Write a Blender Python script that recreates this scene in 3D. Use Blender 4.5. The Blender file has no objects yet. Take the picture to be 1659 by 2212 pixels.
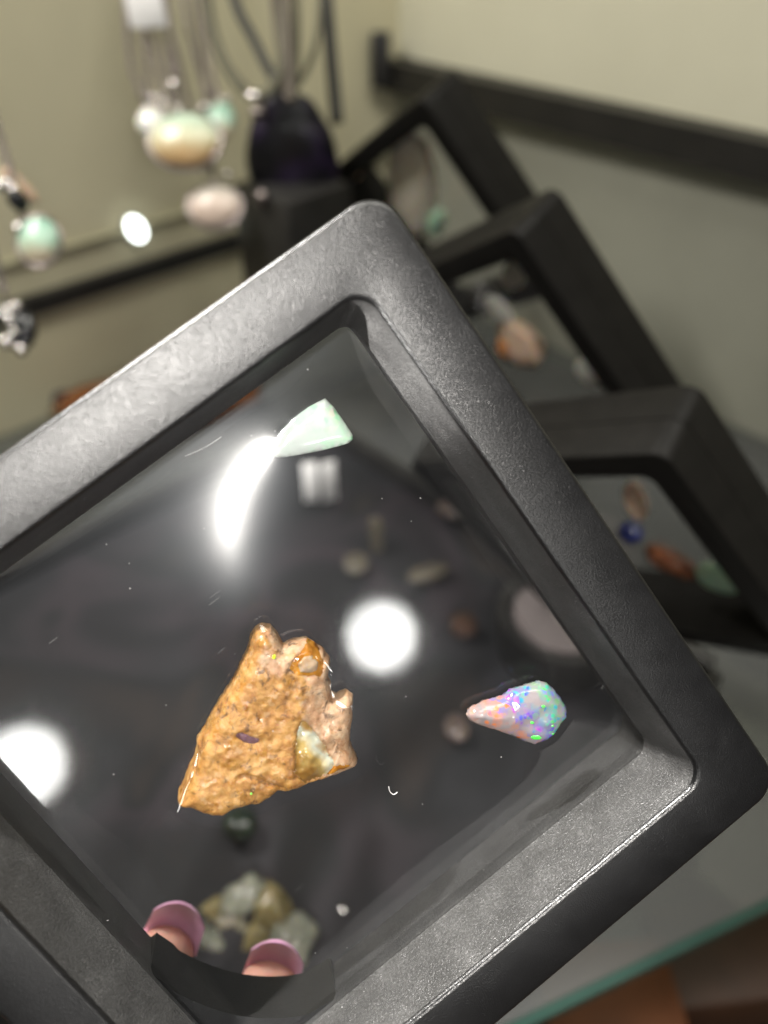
import bpy, bmesh, math, random
import numpy as np
from mathutils import Vector, Matrix, noise
from mathutils.geometry import delaunay_2d_cdt
random.seed(7)
scene = bpy.context.scene
C = scene.collection

# ------------------------------------------------------------------ camera, world, lights, exposure
PITCH = math.radians(40)
CAM_H = 0.42
FPX, CX, CY = 1704.25, 829.5, 1106.0                      # pinhole of the phone, for a 1659 x 2212 picture
SP, CP = math.sin(PITCH), math.cos(PITCH)
CAMW = Vector((0, 0, CAM_H))
CAM2W = Matrix(((1, 0, 0), (0, -SP, CP), (0, -CP, -SP)))   # columns: right, down, forward
def cvec(v): return CAM2W @ Vector(v)
def cpt(v): return CAMW + CAM2W @ Vector(v)
def ray(px, py): return cvec(((px - CX) / FPX, (py - CY) / FPX, 1.0))
def at(px, py, depth): return CAMW + ray(px, py) * depth
def on_plane(px, py, p0, n):
    d = ray(px, py)
    return CAMW + d * ((Vector(p0) - CAMW).dot(n) / d.dot(n))

cam_d = bpy.data.cameras.new('camera'); cam = bpy.data.objects.new('camera', cam_d); C.objects.link(cam)
cam.location = CAMW; cam.rotation_euler = (math.pi / 2 - PITCH, 0, 0)
cam_d.sensor_fit = 'VERTICAL'; cam_d.sensor_height = 24; cam_d.lens = FPX / 2212 * 24
cam_d.clip_start = 0.005; cam_d.clip_end = 50
cam_d.dof.use_dof = True; cam_d.dof.focus_distance = 0.1195; cam_d.dof.aperture_fstop = 5.8
scene.camera = cam

w = bpy.data.worlds.new('World'); scene.world = w; w.use_nodes = True
w.node_tree.nodes['Background'].inputs[0].default_value = (0.95, 0.95, 1.0, 1)
w.node_tree.nodes['Background'].inputs[1].default_value = 0.045

scene.view_settings.view_transform = 'Standard'; scene.view_settings.look = 'None'
scene.view_settings.exposure = 0; scene.view_settings.gamma = 1
scene.render.engine = 'CYCLES'
cy = scene.cycles
cy.use_denoising = True
cy.transparent_max_bounces = 24; cy.max_bounces = 8; cy.glossy_bounces = 4
cy.caustics_reflective = False; cy.caustics_refractive = False
cy.sample_clamp_indirect = 4.0

# pose of the framed display held in front of the camera (camera axes: right, down, forward)
S = 0.085
def rot(wv):
    wv = np.array(wv); t = np.linalg.norm(wv); k = wv / t
    K = np.array([[0, -k[2], k[1]], [k[2], 0, -k[0]], [-k[1], k[0], 0]])
    return np.eye(3) + math.sin(t) * K + (1 - math.cos(t)) * K @ K
RM = rot([.1482, -.1421, -.6384]); TT = np.array([-.8236, .2626, 1.1146])
ASP = 1.0166
F0 = (TT + RM @ np.array([.5, ASP / 2, .1425])) * S
ML = Matrix([[RM[i, 0], -RM[i, 1], -RM[i, 2]] for i in range(3)])      # local -> camera axes
MW = CAM2W @ ML
FRAME_W = Matrix.Translation(cpt(F0)) @ MW.to_4x4()
FRAME_INV = FRAME_W.inverted()
FN = MW @ Vector((0, 0, 1))

def lamp(name, kind, loc, target, energy, color, **kw):
    d = bpy.data.lights.new(name, kind); d.energy = energy; d.color = color
    for k, v in kw.items(): setattr(d, k, v)
    o = bpy.data.objects.new(name, d); C.objects.link(o); o.location = loc
    o.rotation_euler = (Vector(target) - Vector(loc)).to_track_quat('-Z', 'Y').to_euler()
    return o
FC = cpt(F0)
def key_dir(al, be):
    v = Vector((math.sin(math.radians(be)), math.sin(math.radians(al)), 0)); v.z = math.sqrt(1 - v.x**2 - v.y**2); return MW @ v
lamp('spot_light', 'SPOT', FC + key_dir(13, -1.6) * 2.2, FC + MW @ Vector((0, 0, 0)), 330, (1.0, .96, .90),
     spot_size=math.radians(6.4), spot_blend=.25, shadow_soft_size=.085)
lamp('case_light', 'AREA', (.20, .12, 1.15), (.0, .45, .2), 6.5, (1.0, .97, .88), shape='RECTANGLE', size=.7, size_y=.25)
lamp('cabinet_light', 'AREA', FC + Vector((-.58, .37, .72)) * .55, FC, 3.6, (1.0, .96, .90), shape='RECTANGLE', size=.16, size_y=.05)
lamp('inner_wall_fill_spot', 'SPOT', FC + MW @ Vector((.12, .94, .29)) * .65, FC + MW @ Vector((0, -.035, .004)), 58, (1.0, .97, .93), spot_size=math.radians(11), spot_blend=.5, shadow_soft_size=.012)  # added narrow spot, brightens the lower right inner wall; no known fixture
lamp('corner_fill_spot', 'SPOT', FC + MW @ (Vector((.041, .033, .006)) + Vector((-.84, .28, .47)) * .6), FC + MW @ Vector((.0415, .033, .006)), 110, (1.0, .97, .93), spot_size=math.radians(2.6), spot_blend=.8, shadow_soft_size=.006)  # added spot for the bright patch inside the top corner, no real lamp

# ------------------------------------------------------------------ helpers
def obj(name, me, mat=None, parent=None, smooth=None):
    o = bpy.data.objects.new(name, me); C.objects.link(o)
    if mat: me.materials.append(mat)
    if parent: o.parent = parent
    if smooth is not None:
        me.polygons.foreach_set('use_smooth', [True] * len(me.polygons))
        if smooth < 180: me.set_sharp_from_angle(angle=math.radians(smooth))
    return o
def tag(o, label=None, cat=None, group=None, kind=None):
    if label: o['label'] = label
    if cat: o['category'] = cat
    if group: o['group'] = group
    if kind: o['kind'] = kind
    return o
def empty(name, loc=None, mat4=None):
    o = bpy.data.objects.new(name, None); C.objects.link(o); o.empty_display_size = .005
    if mat4 is not None: o.matrix_world = mat4
    else: o.location = loc
    return o
def mesh(name, vs, fs):
    me = bpy.data.meshes.new(name); me.from_pydata([tuple(v) for v in vs], [], fs); me.validate(); me.update(); return me
def from_bm(name, bm):
    me = bpy.data.meshes.new(name); bm.to_mesh(me); bm.free(); return me
def place_origin(o, p):
    """give a world-space mesh object its origin at p"""
    p = Vector(p); o.data.transform(Matrix.Translation(-p)); o.location = p; return o
def box_bm(bm, c, half, M=None):
    vs = []
    for sx in (-1, 1):
        for sy in (-1, 1):
            for sz in (-1, 1):
                v = Vector((sx * half[0], sy * half[1], sz * half[2]))
                if M is not None: v = M @ v
                vs.append(bm.verts.new(Vector(c) + v))
    for f in ((0, 1, 3, 2), (4, 6, 7, 5), (0, 4, 5, 1), (2, 3, 7, 6), (0, 2, 6, 4), (1, 5, 7, 3)):
        bm.faces.new([vs[i] for i in f])
def box(name, c, half, mat, M=None, bev=0.0006, parent=None):
    bm = bmesh.new(); box_bm(bm, (0, 0, 0), half, M)
    if bev: bmesh.ops.bevel(bm, geom=list(bm.edges), offset=bev, segments=2, affect='EDGES', profile=.5)
    bmesh.ops.recalc_face_normals(bm, faces=bm.faces)
    o = obj(name, from_bm(name, bm), mat, parent, 35); o.location = Vector(c); return o
def tube(name, pts, r, mat, parent=None, seg=10, local=False):
    """a round tube through pts (Catmull-Rom smoothed)"""
    P = [Vector(p) for p in pts]; Q = []
    for i in range(len(P) - 1):
        p0 = P[max(i - 1, 0)]; p1 = P[i]; p2 = P[i + 1]; p3 = P[min(i + 2, len(P) - 1)]
        for k in range(6):
            t = k / 6
            Q.append(.5 * ((2 * p1) + (p2 - p0) * t + (2 * p0 - 5 * p1 + 4 * p2 - p3) * t * t + (3 * p1 - p0 - 3 * p2 + p3) * t**3))
    Q.append(P[-1])
    rr = r if callable(r) else (lambda s: r)
    vs, fs = [], []; up = None
    for i, q in enumerate(Q):
        d = (Q[min(i + 1, len(Q) - 1)] - Q[max(i - 1, 0)]).normalized()
        if up is None: up = d.orthogonal().normalized()
        up = (up - d * up.dot(d)).normalized(); sd = d.cross(up)
        for k in range(seg):
            a = 2 * math.pi * k / seg
            vs.append(q + (up * math.cos(a) + sd * math.sin(a)) * rr(i / (len(Q) - 1)))
    for i in range(len(Q) - 1):
        for k in range(seg):
            fs.append((i * seg + k, i * seg + (k + 1) % seg, (i + 1) * seg + (k + 1) % seg, (i + 1) * seg + k))
    fs.append(tuple(range(seg))[::-1]); fs.append(tuple((len(Q) - 1) * seg + k for k in range(seg)))
    o = obj(name, mesh(name, vs, fs), mat, parent, 60)
    if parent is None: place_origin(o, Q[-1])
    return o
def pebble(name, c, axes, mat, M=None, amp=.12, sub=3, freq=1.6, seed=0, parent=None):
    """an irregular rounded stone with half axes `axes`"""
    bm = bmesh.new(); bmesh.ops.create_icosphere(bm, subdivisions=sub, radius=1)
    for v in bm.verts:
        p = v.co.copy()
        k = 1 + amp * noise.noise(p * freq + Vector((seed * 3.7, seed * 1.3, 5.1))) + amp * .4 * noise.noise(p * freq * 3 + Vector((seed, 2, 9)))
        q = Vector((p.x * axes[0] * k, p.y * axes[1] * k, p.z * axes[2] * k))
        v.co = M @ q if M is not None else q
    o = obj(name, from_bm(name, bm), mat, parent, 180); o.location = Vector(c); return o

# ------------------------------------------------------------------ materials
class NT:
    def __init__(s, name):
        s.m = bpy.data.materials.new(name); s.m.use_nodes = True; s.t = s.m.node_tree; s.b = s.t.nodes['Principled BSDF']; s.out = s.t.nodes['Material Output']
    def n(s, typ, **kw):
        nd = s.t.nodes.new(typ)
        for k, v in kw.items():
            if k.startswith('i_'):
                key = k[2:]; key = int(key) if key.isdigit() else key.replace('_', ' ')
                nd.inputs[key].default_value = v
            else: setattr(nd, k, v)
        return nd
    def l(s, a, b): s.t.links.new(a, b)
    def coord(s): return s.n('ShaderNodeTexCoord').outputs['Object']
    def noise(s, scale, detail=3, rough=.55, co=None, dist=0):
        nd = s.n('ShaderNodeTexNoise'); nd.inputs['Scale'].default_value = scale; nd.inputs['Detail'].default_value = detail
        nd.inputs['Roughness'].default_value = rough; nd.inputs['Distortion'].default_value = dist
        s.l(co or s.coord(), nd.inputs['Vector']); return nd.outputs[0]
    def ramp(s, fac, stops, interp='LINEAR'):
        nd = s.n('ShaderNodeValToRGB'); cr = nd.color_ramp; cr.interpolation = interp
        while len(cr.elements) < len(stops): cr.elements.new(.5)
        for e, (p, c) in zip(cr.elements, stops):
            e.position = p; e.color = (*c, 1) if isinstance(c, tuple) else (c, c, c, 1)
        s.l(fac, nd.inputs[0]); return nd.outputs[0]
    def mix(s, fac, a, b, blend='MIX'):
        nd = s.n('ShaderNodeMix', data_type='RGBA', blend_type=blend)
        for v, k in ((fac, 0), (a, 6), (b, 7)):
            if isinstance(v, (int, float)): nd.inputs[k].default_value = v
            elif isinstance(v, tuple): nd.inputs[k].default_value = (*v, 1)
            else: s.l(v, nd.inputs[k])
        return nd.outputs[2]
    def math(s, op, a, b=0.0, clamp=False):
        nd = s.n('ShaderNodeMath', operation=op, use_clamp=clamp)
        for i, v in enumerate((a, b)):
            if isinstance(v, (int, float)): nd.inputs[i].default_value = v
            else: s.l(v, nd.inputs[i])
        return nd.outputs[0]
    def bump(s, h, strength, dist):
        nd = s.n('ShaderNodeBump'); nd.inputs['Strength'].default_value = strength; nd.inputs['Distance'].default_value = dist
        s.l(h, nd.inputs['Height']); s.l(nd.outputs[0], s.b.inputs['Normal']); return nd
    def set(s, **kw):
        for k, v in kw.items():
            k = k.replace('_', ' ')
            i = s.b.inputs[k]
            if hasattr(v, 'is_linked'): s.l(v, i)
            elif isinstance(v, tuple) and len(v) == 3 and i.type == 'RGBA': i.default_value = (*v, 1)
            else: i.default_value = v

def simple(name, col, rough=.5, var=.25, scale=120, **kw):
    t = NT(name)
    f = t.noise(scale, 4)
    lo = tuple(c * (1 - var) for c in col); hi = tuple(min(1, c * (1 + var)) for c in col)
    t.set(Base_Color=t.ramp(f, [(.3, lo), (.7, hi)]), Roughness=rough, **kw); return t.m

def plastic(name, grain, dark=(.0035, .0035, .0037), bumpk=.32):
    t = NT(name); co = t.coord()
    fine = t.noise(4800, 1, .5, co)
    mid = t.noise(2600, 2, .6, co)
    h = t.math('ADD', fine, t.math('MULTIPLY', mid, .3))
    blot = t.math('ADD', t.math('MULTIPLY', t.noise(160, 3, .6, co), .45), t.math('MULTIPLY', t.noise(3300, 1, .5, co), .55))
    t.set(Base_Color=t.ramp(blot, [(.38, tuple(c * .7 for c in dark)), (.55, tuple(c * 1.3 for c in dark)), (.70, tuple(c * 2.4 for c in dark))]),
          Roughness=t.ramp(t.noise(300, 3, .6, co), [(.3, .285), (.7, .335)]))
    t.b.inputs['Specular IOR Level'].default_value = .66
    t.bump(h, bumpk, .00016)
    # stray dust grains sitting in the moulded texture
    v = t.n('ShaderNodeTexVoronoi'); v.inputs['Scale'].default_value = 900; t.l(co, v.inputs['Vector'])
    return t.m
M_plastic = plastic('black_moulded_plastic', True)
M_plastic_wall = plastic('dusty_lit_black_plastic', True, (.044, .0435, .043), .8)  # inner walls: dust plus the light they catch, put into a paler colour
M_plastic_far = simple('black_plastic', (.0085, .008, .0072), .5, .2, 200, **{'Specular IOR Level': .12})

def film(name, refl, haze, dust=True):
    t = NT(name); nt = t.t; nt.nodes.remove(t.b)
    tr = t.n('ShaderNodeBsdfTransparent'); tr.inputs[0].default_value = (.97, .975, .98, 1)
    g1 = t.n('ShaderNodeBsdfGlossy'); g1.inputs['Roughness'].default_value = .045
    g2 = t.n('ShaderNodeBsdfGlossy'); g2.inputs['Roughness'].default_value = .30
    g2.inputs[0].default_value = (.82, .90, 1, 1)
    co = t.coord()
    bp = t.n('ShaderNodeBump'); bp.inputs['Strength'].default_value = .02; bp.inputs['Distance'].default_value = .0004
    t.l(t.noise(160, 2, .5, co), bp.inputs['Height']); t.l(bp.outputs[0], g1.inputs['Normal'])
    g3 = t.n('ShaderNodeBsdfGlossy'); g3.inputs['Roughness'].default_value = .13
    m0 = t.n('ShaderNodeMixShader'); m0.inputs[0].default_value = .15; t.l(g1.outputs[0], m0.inputs[1]); t.l(g3.outputs[0], m0.inputs[2])
    ms = t.n('ShaderNodeMixShader'); ms.inputs[0].default_value = haze
    t.l(m0.outputs[0], ms.inputs[1]); t.l(g2.outputs[0], ms.inputs[2])
    fr = t.n('ShaderNodeFresnel'); fr.inputs[0].default_value = 1.5
    fac = t.math('MINIMUM', t.math('MULTIPLY', fr.outputs[0], refl), .30)
    mx = t.n('ShaderNodeMixShader'); t.l(fac, mx.inputs[0]); t.l(tr.outputs[0], mx.inputs[1]); t.l(ms.outputs[0], mx.inputs[2])
    last = mx.outputs[0]
    if dust:
        v = t.n('ShaderNodeTexVoronoi'); v.inputs['Scale'].default_value = 420; t.l(co, v.inputs['Vector'])
        spot = t.math('LESS_THAN', v.outputs['Distance'], .05)
        keep = t.math('GREATER_THAN', t.noise(700, 1, .5, co), .63)
        # fine scratches: a stretched noise
        mp = t.n('ShaderNodeMapping'); mp.inputs['Rotation'].default_value = (0, 0, .9); mp.inputs['Scale'].default_value = (90, 2600, 1); t.l(co, mp.inputs[0])
        sc = t.math('GREATER_THAN', t.noise(1, 2, .5, mp.outputs[0]), .735)
        sc = t.math('MULTIPLY', sc, t.math('GREATER_THAN', t.noise(70, 2, .5, co), .56))
        m = t.math('MULTIPLY', t.math('MULTIPLY', spot, keep), .35)
        m = t.math('ADD', m, t.math('MULTIPLY', sc, .10), True)
        df = t.n('ShaderNodeBsdfDiffuse'); df.inputs[0].default_value = (.75, .74, .72, 1)
        mz = t.n('ShaderNodeMixShader'); t.l(m, mz.inputs[0]); t.l(last, mz.inputs[1]); t.l(df.outputs[0], mz.inputs[2]); last = mz.outputs[0]
    t.l(last, t.out.inputs[0]); return t.m
M_film = film('clear_stretch_film', 1.9, .055)
M_film_back = film('clear_stretch_film_rear', 1.7, .02)
M_film_far = film('clear_stretch_film_plain', 1.6, .1, False)

def rock_mat():
    t = NT('sandstone_rock'); co = t.coord()
    # local x runs along the long side, the right end is pinker and paler
    n1 = t.noise(420, 5, .65, co, .4); n2 = t.noise(160, 4, .6, co); n3 = t.noise(1300, 3, .6, co)
    warm = t.ramp(n1, [(.25, (0.110, 0.043, 0.009)), (.42, (0.300, 0.135, 0.028)), (.58, (0.400, 0.210, 0.055)), (.78, (0.440, 0.290, 0.130))])
    pink = t.ramp(n1, [(.25, (0.220, 0.100, 0.045)), (.45, (0.370, 0.210, 0.110)), (.62, (0.430, 0.300, 0.190)), (.8, (0.440, 0.370, 0.280))])
    sx = t.n('ShaderNodeSeparateXYZ'); t.l(co, sx.inputs[0])
    side = t.math('ADD', t.math('MULTIPLY', sx.outputs[0], 75), t.math('MULTIPLY', n2, 1.2))
    side = t.math('ADD', side, t.math('MULTIPLY', sx.outputs[1], -18))
    c = t.mix(t.ramp(side, [(.92, 0.), (1.30, 1.)]), warm, pink)
    red = t.ramp(n3, [(.64, 0.), (.72, .55)])
    c = t.mix(red, c, (.28, .075, .035))
    vg = t.n('ShaderNodeTexVoronoi'); vg.inputs['Scale'].default_value = 1500; t.l(co, vg.inputs['Vector'])
    vs_ = t.n('ShaderNodeSeparateColor'); t.l(vg.outputs['Color'], vs_.inputs[0])
    c = t.mix(.18, c, t.ramp(vs_.outputs[0], [(.0, (.30, .30, .30)), (.5, (.75, .75, .75)), (1., (1., 1., 1.))]), 'MULTIPLY')
    c = t.mix(t.ramp(vs_.outputs[1], [(.88, 0.), (.94, .3)]), c, (.46, .33, .20))
    dark = t.ramp(t.noise(620, 4, .7, co, .8), [(.34, .85), (.45, 0.)])
    c = t.mix(dark, c, (.055, .023, .008))
    t.set(Base_Color=c, Roughness=t.ramp(t.noise(520, 2, .5, co), [(.50, .6), (.68, .16)]))
    t.b.inputs['Subsurface Weight'].default_value = .15; t.b.inputs['Subsurface Radius'].default_value = (.0012, .0005, .0002)
    t.b.inputs['Subsurface Scale'].default_value = .6
    t.bump(t.math('ADD', n1, t.math('MULTIPLY', n3, .25)), .5, .0007)
    return t.m
M_rock = rock_mat()

def opal_mat(name, base, flakes, density, xr, white_edge=None, rough=.12):
    """milky opal with flakes of play of colour; flakes: colour ramp along the local x axis"""
    t = NT(name); co = t.coord()
    wob = t.n('ShaderNodeVectorMath', operation='ADD'); t.l(co, wob.inputs[0])
    nn = t.n('ShaderNodeTexNoise'); nn.inputs['Scale'].default_value = 900; t.l(co, nn.inputs['Vector'])
    sc = t.n('ShaderNodeVectorMath', operation='SCALE'); sc.inputs['Scale'].default_value = .0005; t.l(nn.outputs['Color'], sc.inputs[0]); t.l(sc.outputs[0], wob.inputs[1])
    v = t.n('ShaderNodeTexVoronoi'); v.inputs['Scale'].default_value = density; t.l(wob.outputs[0], v.inputs['Vector'])
    sep = t.n('ShaderNodeSeparateColor'); t.l(v.outputs['Color'], sep.inputs[0])
    sx = t.n('ShaderNodeSeparateXYZ'); t.l(co, sx.inputs[0])
    pos = t.math('ADD', t.math('DIVIDE', t.math('SUBTRACT', sx.outputs[0], xr[0]), xr[1] - xr[0]), t.math('MULTIPLY', t.math('SUBTRACT', sep.outputs[0], .5), .30), True)
    col = t.ramp(pos, flakes)
    n2 = t.noise(330, 3, .6, co)
    edge = t.ramp(t.math('MULTIPLY', v.outputs['Distance'], 1.0), [(.30, 1.), (.62, .0)])
    mask = t.math('MULTIPLY', t.math('MULTIPLY', t.ramp(sep.outputs[1], [(.30, 0.), (.42, 1.)]), edge), t.ramp(n2, [(.46, 0.), (.53, 1.)]))
    soft = t.math('MULTIPLY', t.ramp(t.noise(420, 2, .5, co), [(.38, 0.), (.62, 1.)]), .5)
    c = t.mix(soft, base, t.ramp(pos, flakes))
    c = t.mix(mask, c, col)
    t.set(Base_Color=c, Roughness=rough)
    t.b.inputs['Subsurface Weight'].default_value = .35; t.b.inputs['Subsurface Radius'].default_value = (.002, .002, .002); t.b.inputs['Subsurface Scale'].default_value = .5
    t.b.inputs['Coat Weight'].default_value = .3; t.b.inputs['Coat Roughness'].default_value = .05
    return t.m
M_opal = opal_mat('fiery_opal', (.27, .235, .24), [(.0, (.50, .36, .30)), (.10, (.62, .20, .07)), (.30, (.66, .16, .04)), (.38, (.42, .08, .40)), (.46, (.13, .05, .55)), (.58, (.06, .10, .50)), (.68, (.04, .32, .42)), (.80, (.07, .42, .30)), (.90, (.06, .52, .08)), (1., (.16, .20, .50))], 1150, (-.0068, .0068))
M_tri = opal_mat('pale_green_opal', (.46, .50, .47), [(.0, (0.488, 0.528, 0.488)), (.35, (0.436, 0.554, 0.462)), (.7, (0.317, 0.581, 0.370)), (1., (0.554, 0.515, 0.436))], 900, (-.006, .006), rough=.15)
M_honey = NT('honey_opal'); _c = M_honey.coord()
_s = M_honey.n('ShaderNodeSeparateXYZ'); M_honey.l(_c, _s.inputs[0])
_f = M_honey.math('ADD', M_honey.math('MULTIPLY', _s.outputs[0], 170), M_honey.math('ADD', M_honey.math('MULTIPLY', M_honey.noise(260, 2, .5, _c, .3), .9), .06))
M_honey.set(Base_Color=M_honey.ramp(_f, [(.15, (.20, .10, .02)), (.38, (.34, .24, .08)), (.55, (.42, .37, .24)), (.75, (.40, .41, .33)), (.95, (.34, .20, .06))]), Roughness=.08)
M_honey.b.inputs['Subsurface Weight'].default_value = .5; M_honey.b.inputs['Subsurface Radius'].default_value = (.003, .002, .001); M_honey.b.inputs['Subsurface Scale'].default_value = .6
M_honey.bump(M_honey.noise(420, 2, .5, _c), .25, .0008); M_honey = M_honey.m
def amber(name, a, b):
    t = NT(name); co = t.coord()
    t.set(Base_Color=t.ramp(t.noise(350, 4, .6, co, .5), [(.35, a), (.65, b)]), Roughness=.10)
    t.b.inputs['Subsurface Weight'].default_value = .3; t.b.inputs['Subsurface Radius'].default_value = (.002, .0008, .0002); t.b.inputs['Subsurface Scale'].default_value = .5
    t.bump(t.noise(500, 2, .5, co), .3, .0008); return t.m
M_amber = amber('amber_glaze', (0.260, 0.093, 0.006), (0.409, 0.186, 0.025))
M_amber_pale = amber('pale_chalcedony', (0.310, 0.186, 0.087), (0.372, 0.298, 0.223))
M_violet = amber('violet_slit', (0.099, 0.043, 0.037), (0.186, 0.112, 0.149))
M_flash_y = simple('yellow_green_flash', (.62, .95, .02), .15, .05)
M_flash_g = simple('green_flash', (.10, .92, .10), .15, .05)

def wall_mat(name, a, b):
    t = NT(name); co = t.coord()
    t.set(Base_Color=t.ramp(t.noise(6, 4, .6, co), [(.3, a), (.7, b)]), Roughness=.75)
    t.bump(t.noise(900, 3, .6, co), .15, .0003); return t.m
M_wall_l = wall_mat('olive_beige_paint', (.60, .56, .39), (.68, .63, .45))
M_wall_r = wall_mat('cream_paint', (.56, .54, .41), (.63, .61, .47))
M_panel = wall_mat('grey_green_panel', (.25, .25, .20), (.33, .33, .265))
M_strip = simple('black_strip', (.018, .017, .016), .4, .3, 60)
M_rail = simple('dark_rail', (.012, .011, .0095), .45, .35, 40)
M_silver = simple('silver', (.78, .75, .73), .16, .12, 400, Metallic=1.0)
M_silver_dark = simple('tarnished_silver', (.26, .225, .215), .28, .2, 300, Metallic=1.0)
M_cord = simple('olive_cord', (.085, .08, .05), .7, .2, 400)
M_cord_br = simple('brown_cord', (.085, .068, .05), .65, .3, 400)
M_cord_bk = simple('black_cord', (.010, .010, .009), .6, .3, 400)
M_tag = simple('white_tag', (.90, .89, .88), .6, .04, 200)
M_skin = NT('skin'); _c = M_skin.coord()
M_skin.set(Base_Color=M_skin.ramp(M_skin.noise(120, 3, .6, _c), [(.3, (.74, .36, .27)), (.7, (.84, .48, .38))]), Roughness=.45)
M_skin.b.inputs['Subsurface Weight'].default_value = .4; M_skin.b.inputs['Subsurface Radius'].default_value = (.004, .0015, .0008); M_skin.b.inputs['Subsurface Scale'].default_value = .5
M_skin.bump(M_skin.noise(1800, 2, .5, _c), .15, .0003); M_skin = M_skin.m
M_nail = NT('pink_nail'); _c = M_nail.coord()
M_nail.set(Base_Color=M_nail.ramp(M_nail.noise(200, 2, .5, _c), [(.3, (.84, .42, .66)), (.7, (.90, .56, .80))]), Roughness=.12)
M_nail.b.inputs['Coat Weight'].default_value = .5; M_nail = M_nail.m
def glow(name, col, s):
    t = NT(name); t.b.inputs['Base Color'].default_value = (.8, .8, .8, 1)
    t.b.inputs['Emission Color'].default_value = (*col, 1); t.b.inputs['Emission Strength'].default_value = s; return t.m
M_lamp = glow('lamp_diffuser', (1, .985, .94), 34)
M_glint = glow('wall_glint_glow', (.93, 1, .95), 6)  # emission for a lamp reflection on the wall

# ------------------------------------------------------------------ setting: walls, rail, shelf, floor
SHELF = CAM_H - .270
AZ = math.radians(46.6)
LD = Vector((-math.sin(AZ), -math.cos(AZ), 0))            # along the left wall, away from the corner
RD = Vector((math.cos(AZ), -math.sin(AZ), 0))             # along the right wall, away from the corner
CORN = Vector((.010, .620, 0))
def wall(name, along, other, length, z0, z1, mat, thick=.012, off=0.0):
    """board in the vertical plane through the corner; thickness grows away from the room"""
    a = CORN - other * off; b = a + along * length
    n = -other * thick
    vs = [a, b, b + n, a + n]
    V = [Vector((p.x, p.y, z)) for z in (z0, z1) for p in vs]
    me = mesh(name, V, [(0, 1, 2, 3), (4, 7, 6, 5), (0, 4, 5, 1), (1, 5, 6, 2), (2, 6, 7, 3), (3, 7, 4, 0)])
    bm = bmesh.new(); bm.from_mesh(me); bmesh.ops.recalc_face_normals(bm, faces=bm.faces); bm.to_mesh(me); bm.free()
    o = obj(name, me, mat); return place_origin(o, (a + b) / 2 + Vector((0, 0, z0)))
LOWZ = 0.0
tag(wall('wall', LD, RD, .95, LOWZ, CAM_H + .16, M_wall_l), 'olive beige board wall behind the hanging necklaces', 'wall', kind='structure')
RAIL_T, RAIL_B = CAM_H - .1095, CAM_H - .1275
tag(wall('wall', RD, LD, .95, RAIL_T + .0005, CAM_H + .16, M_wall_r), 'cream board wall above the dark rail', 'wall', kind='structure')
tag(wall('wall_panel', RD, LD, .95, LOWZ, RAIL_B - .0005, M_panel), 'grey green lower panel under the dark rail', 'panel', kind='structure')
rail = wall('wall_rail', RD, LD, .95, RAIL_B, RAIL_T, M_rail, .030, -.016)
tag(rail, 'long dark rail running along the cream wall', 'rail')
strip = wall('wall_strip', LD, RD, .95, CAM_H - .203, CAM_H - .1925, M_strip, .012, -.006)
tag(strip, 'thin black strip running low along the olive beige wall', 'strip')
ln_ = wall('wall_line', LD, RD, .95, CAM_H - .1735, CAM_H - .1715, simple('faint_line', (.26, .25, .17), .5, .2, 60), .012, -.0035)
tag(ln_, 'faint narrow olive line on the wall just above the black strip', 'strip')
box_o = box('corner_bracket', CORN + Vector((-.012, -.018, CAM_H - .108)), (.006, .006, .016), M_strip)
tag(box_o, 'small black bracket block where the two walls meet', 'bracket')
# faint vertical joint lines of the wall boards
def batten(px, py0, wallp, wn, label, half=.0016):
    p = on_plane(px, py0, wallp, wn)
    o = box('wall_joint', Vector((p.x, p.y, CAM_H + .02)) + wn * .0, (half, half, .13), M_wall_l, Matrix.Rotation(AZ, 3, 'Z'), .0003)
    tag(o, label, 'joint'); return o
# shelf glass and lower floor
def glass_mat():
    t = NT('shelf_glass'); t.t.nodes.remove(t.b)
    tr = t.n('ShaderNodeBsdfTransparent'); tr.inputs[0].default_value = (.70, .76, .73, 1)
    g = t.n('ShaderNodeBsdfGlossy'); g.inputs['Roughness'].default_value = .03
    fr = t.n('ShaderNodeFresnel'); fr.inputs[0].default_value = 1.5
    mx = t.n('ShaderNodeMixShader'); t.l(fr.outputs[0], mx.inputs[0]); t.l(tr.outputs[0], mx.inputs[1]); t.l(g.outputs[0], mx.inputs[2])
    df = t.n('ShaderNodeBsdfDiffuse'); df.inputs[0].default_value = (.20, .20, .195, 1)
    m2 = t.n('ShaderNodeMixShader'); m2.inputs[0].default_value = .28; t.l(mx.outputs[0], m2.inputs[1]); t.l(df.outputs[0], m2.inputs[2])
    t.l(m2.outputs[0], t.out.inputs[0]); return t.m
M_glass = glass_mat()
M_edge = simple('green_glass_edge', (.012, .040, .030), .2, .2, 60)
UPZ = Vector((0, 0, 1))
e0 = on_plane(1150, 2212, (0, 0, SHELF), UPZ); e1 = on_plane(1659, 1965, (0, 0, SHELF), UPZ)
ed = (e1 - e0).normalized(); pa = e0 - ed * .75; pb = e1 + ed * .45
pn = Vector((-ed.y, ed.x, 0))
def poly_slab(name, pts, z0, z1, mat):
    n = len(pts); V = [Vector((p.x, p.y, z)) for z in (z0, z1) for p in pts]
    F = [tuple(range(n))[::-1], tuple(range(n, 2 * n))] + [(i, (i + 1) % n, n + (i + 1) % n, n + i) for i in range(n)]
    return mesh(name, V, F)
lw = CORN + RD * .002
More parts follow.
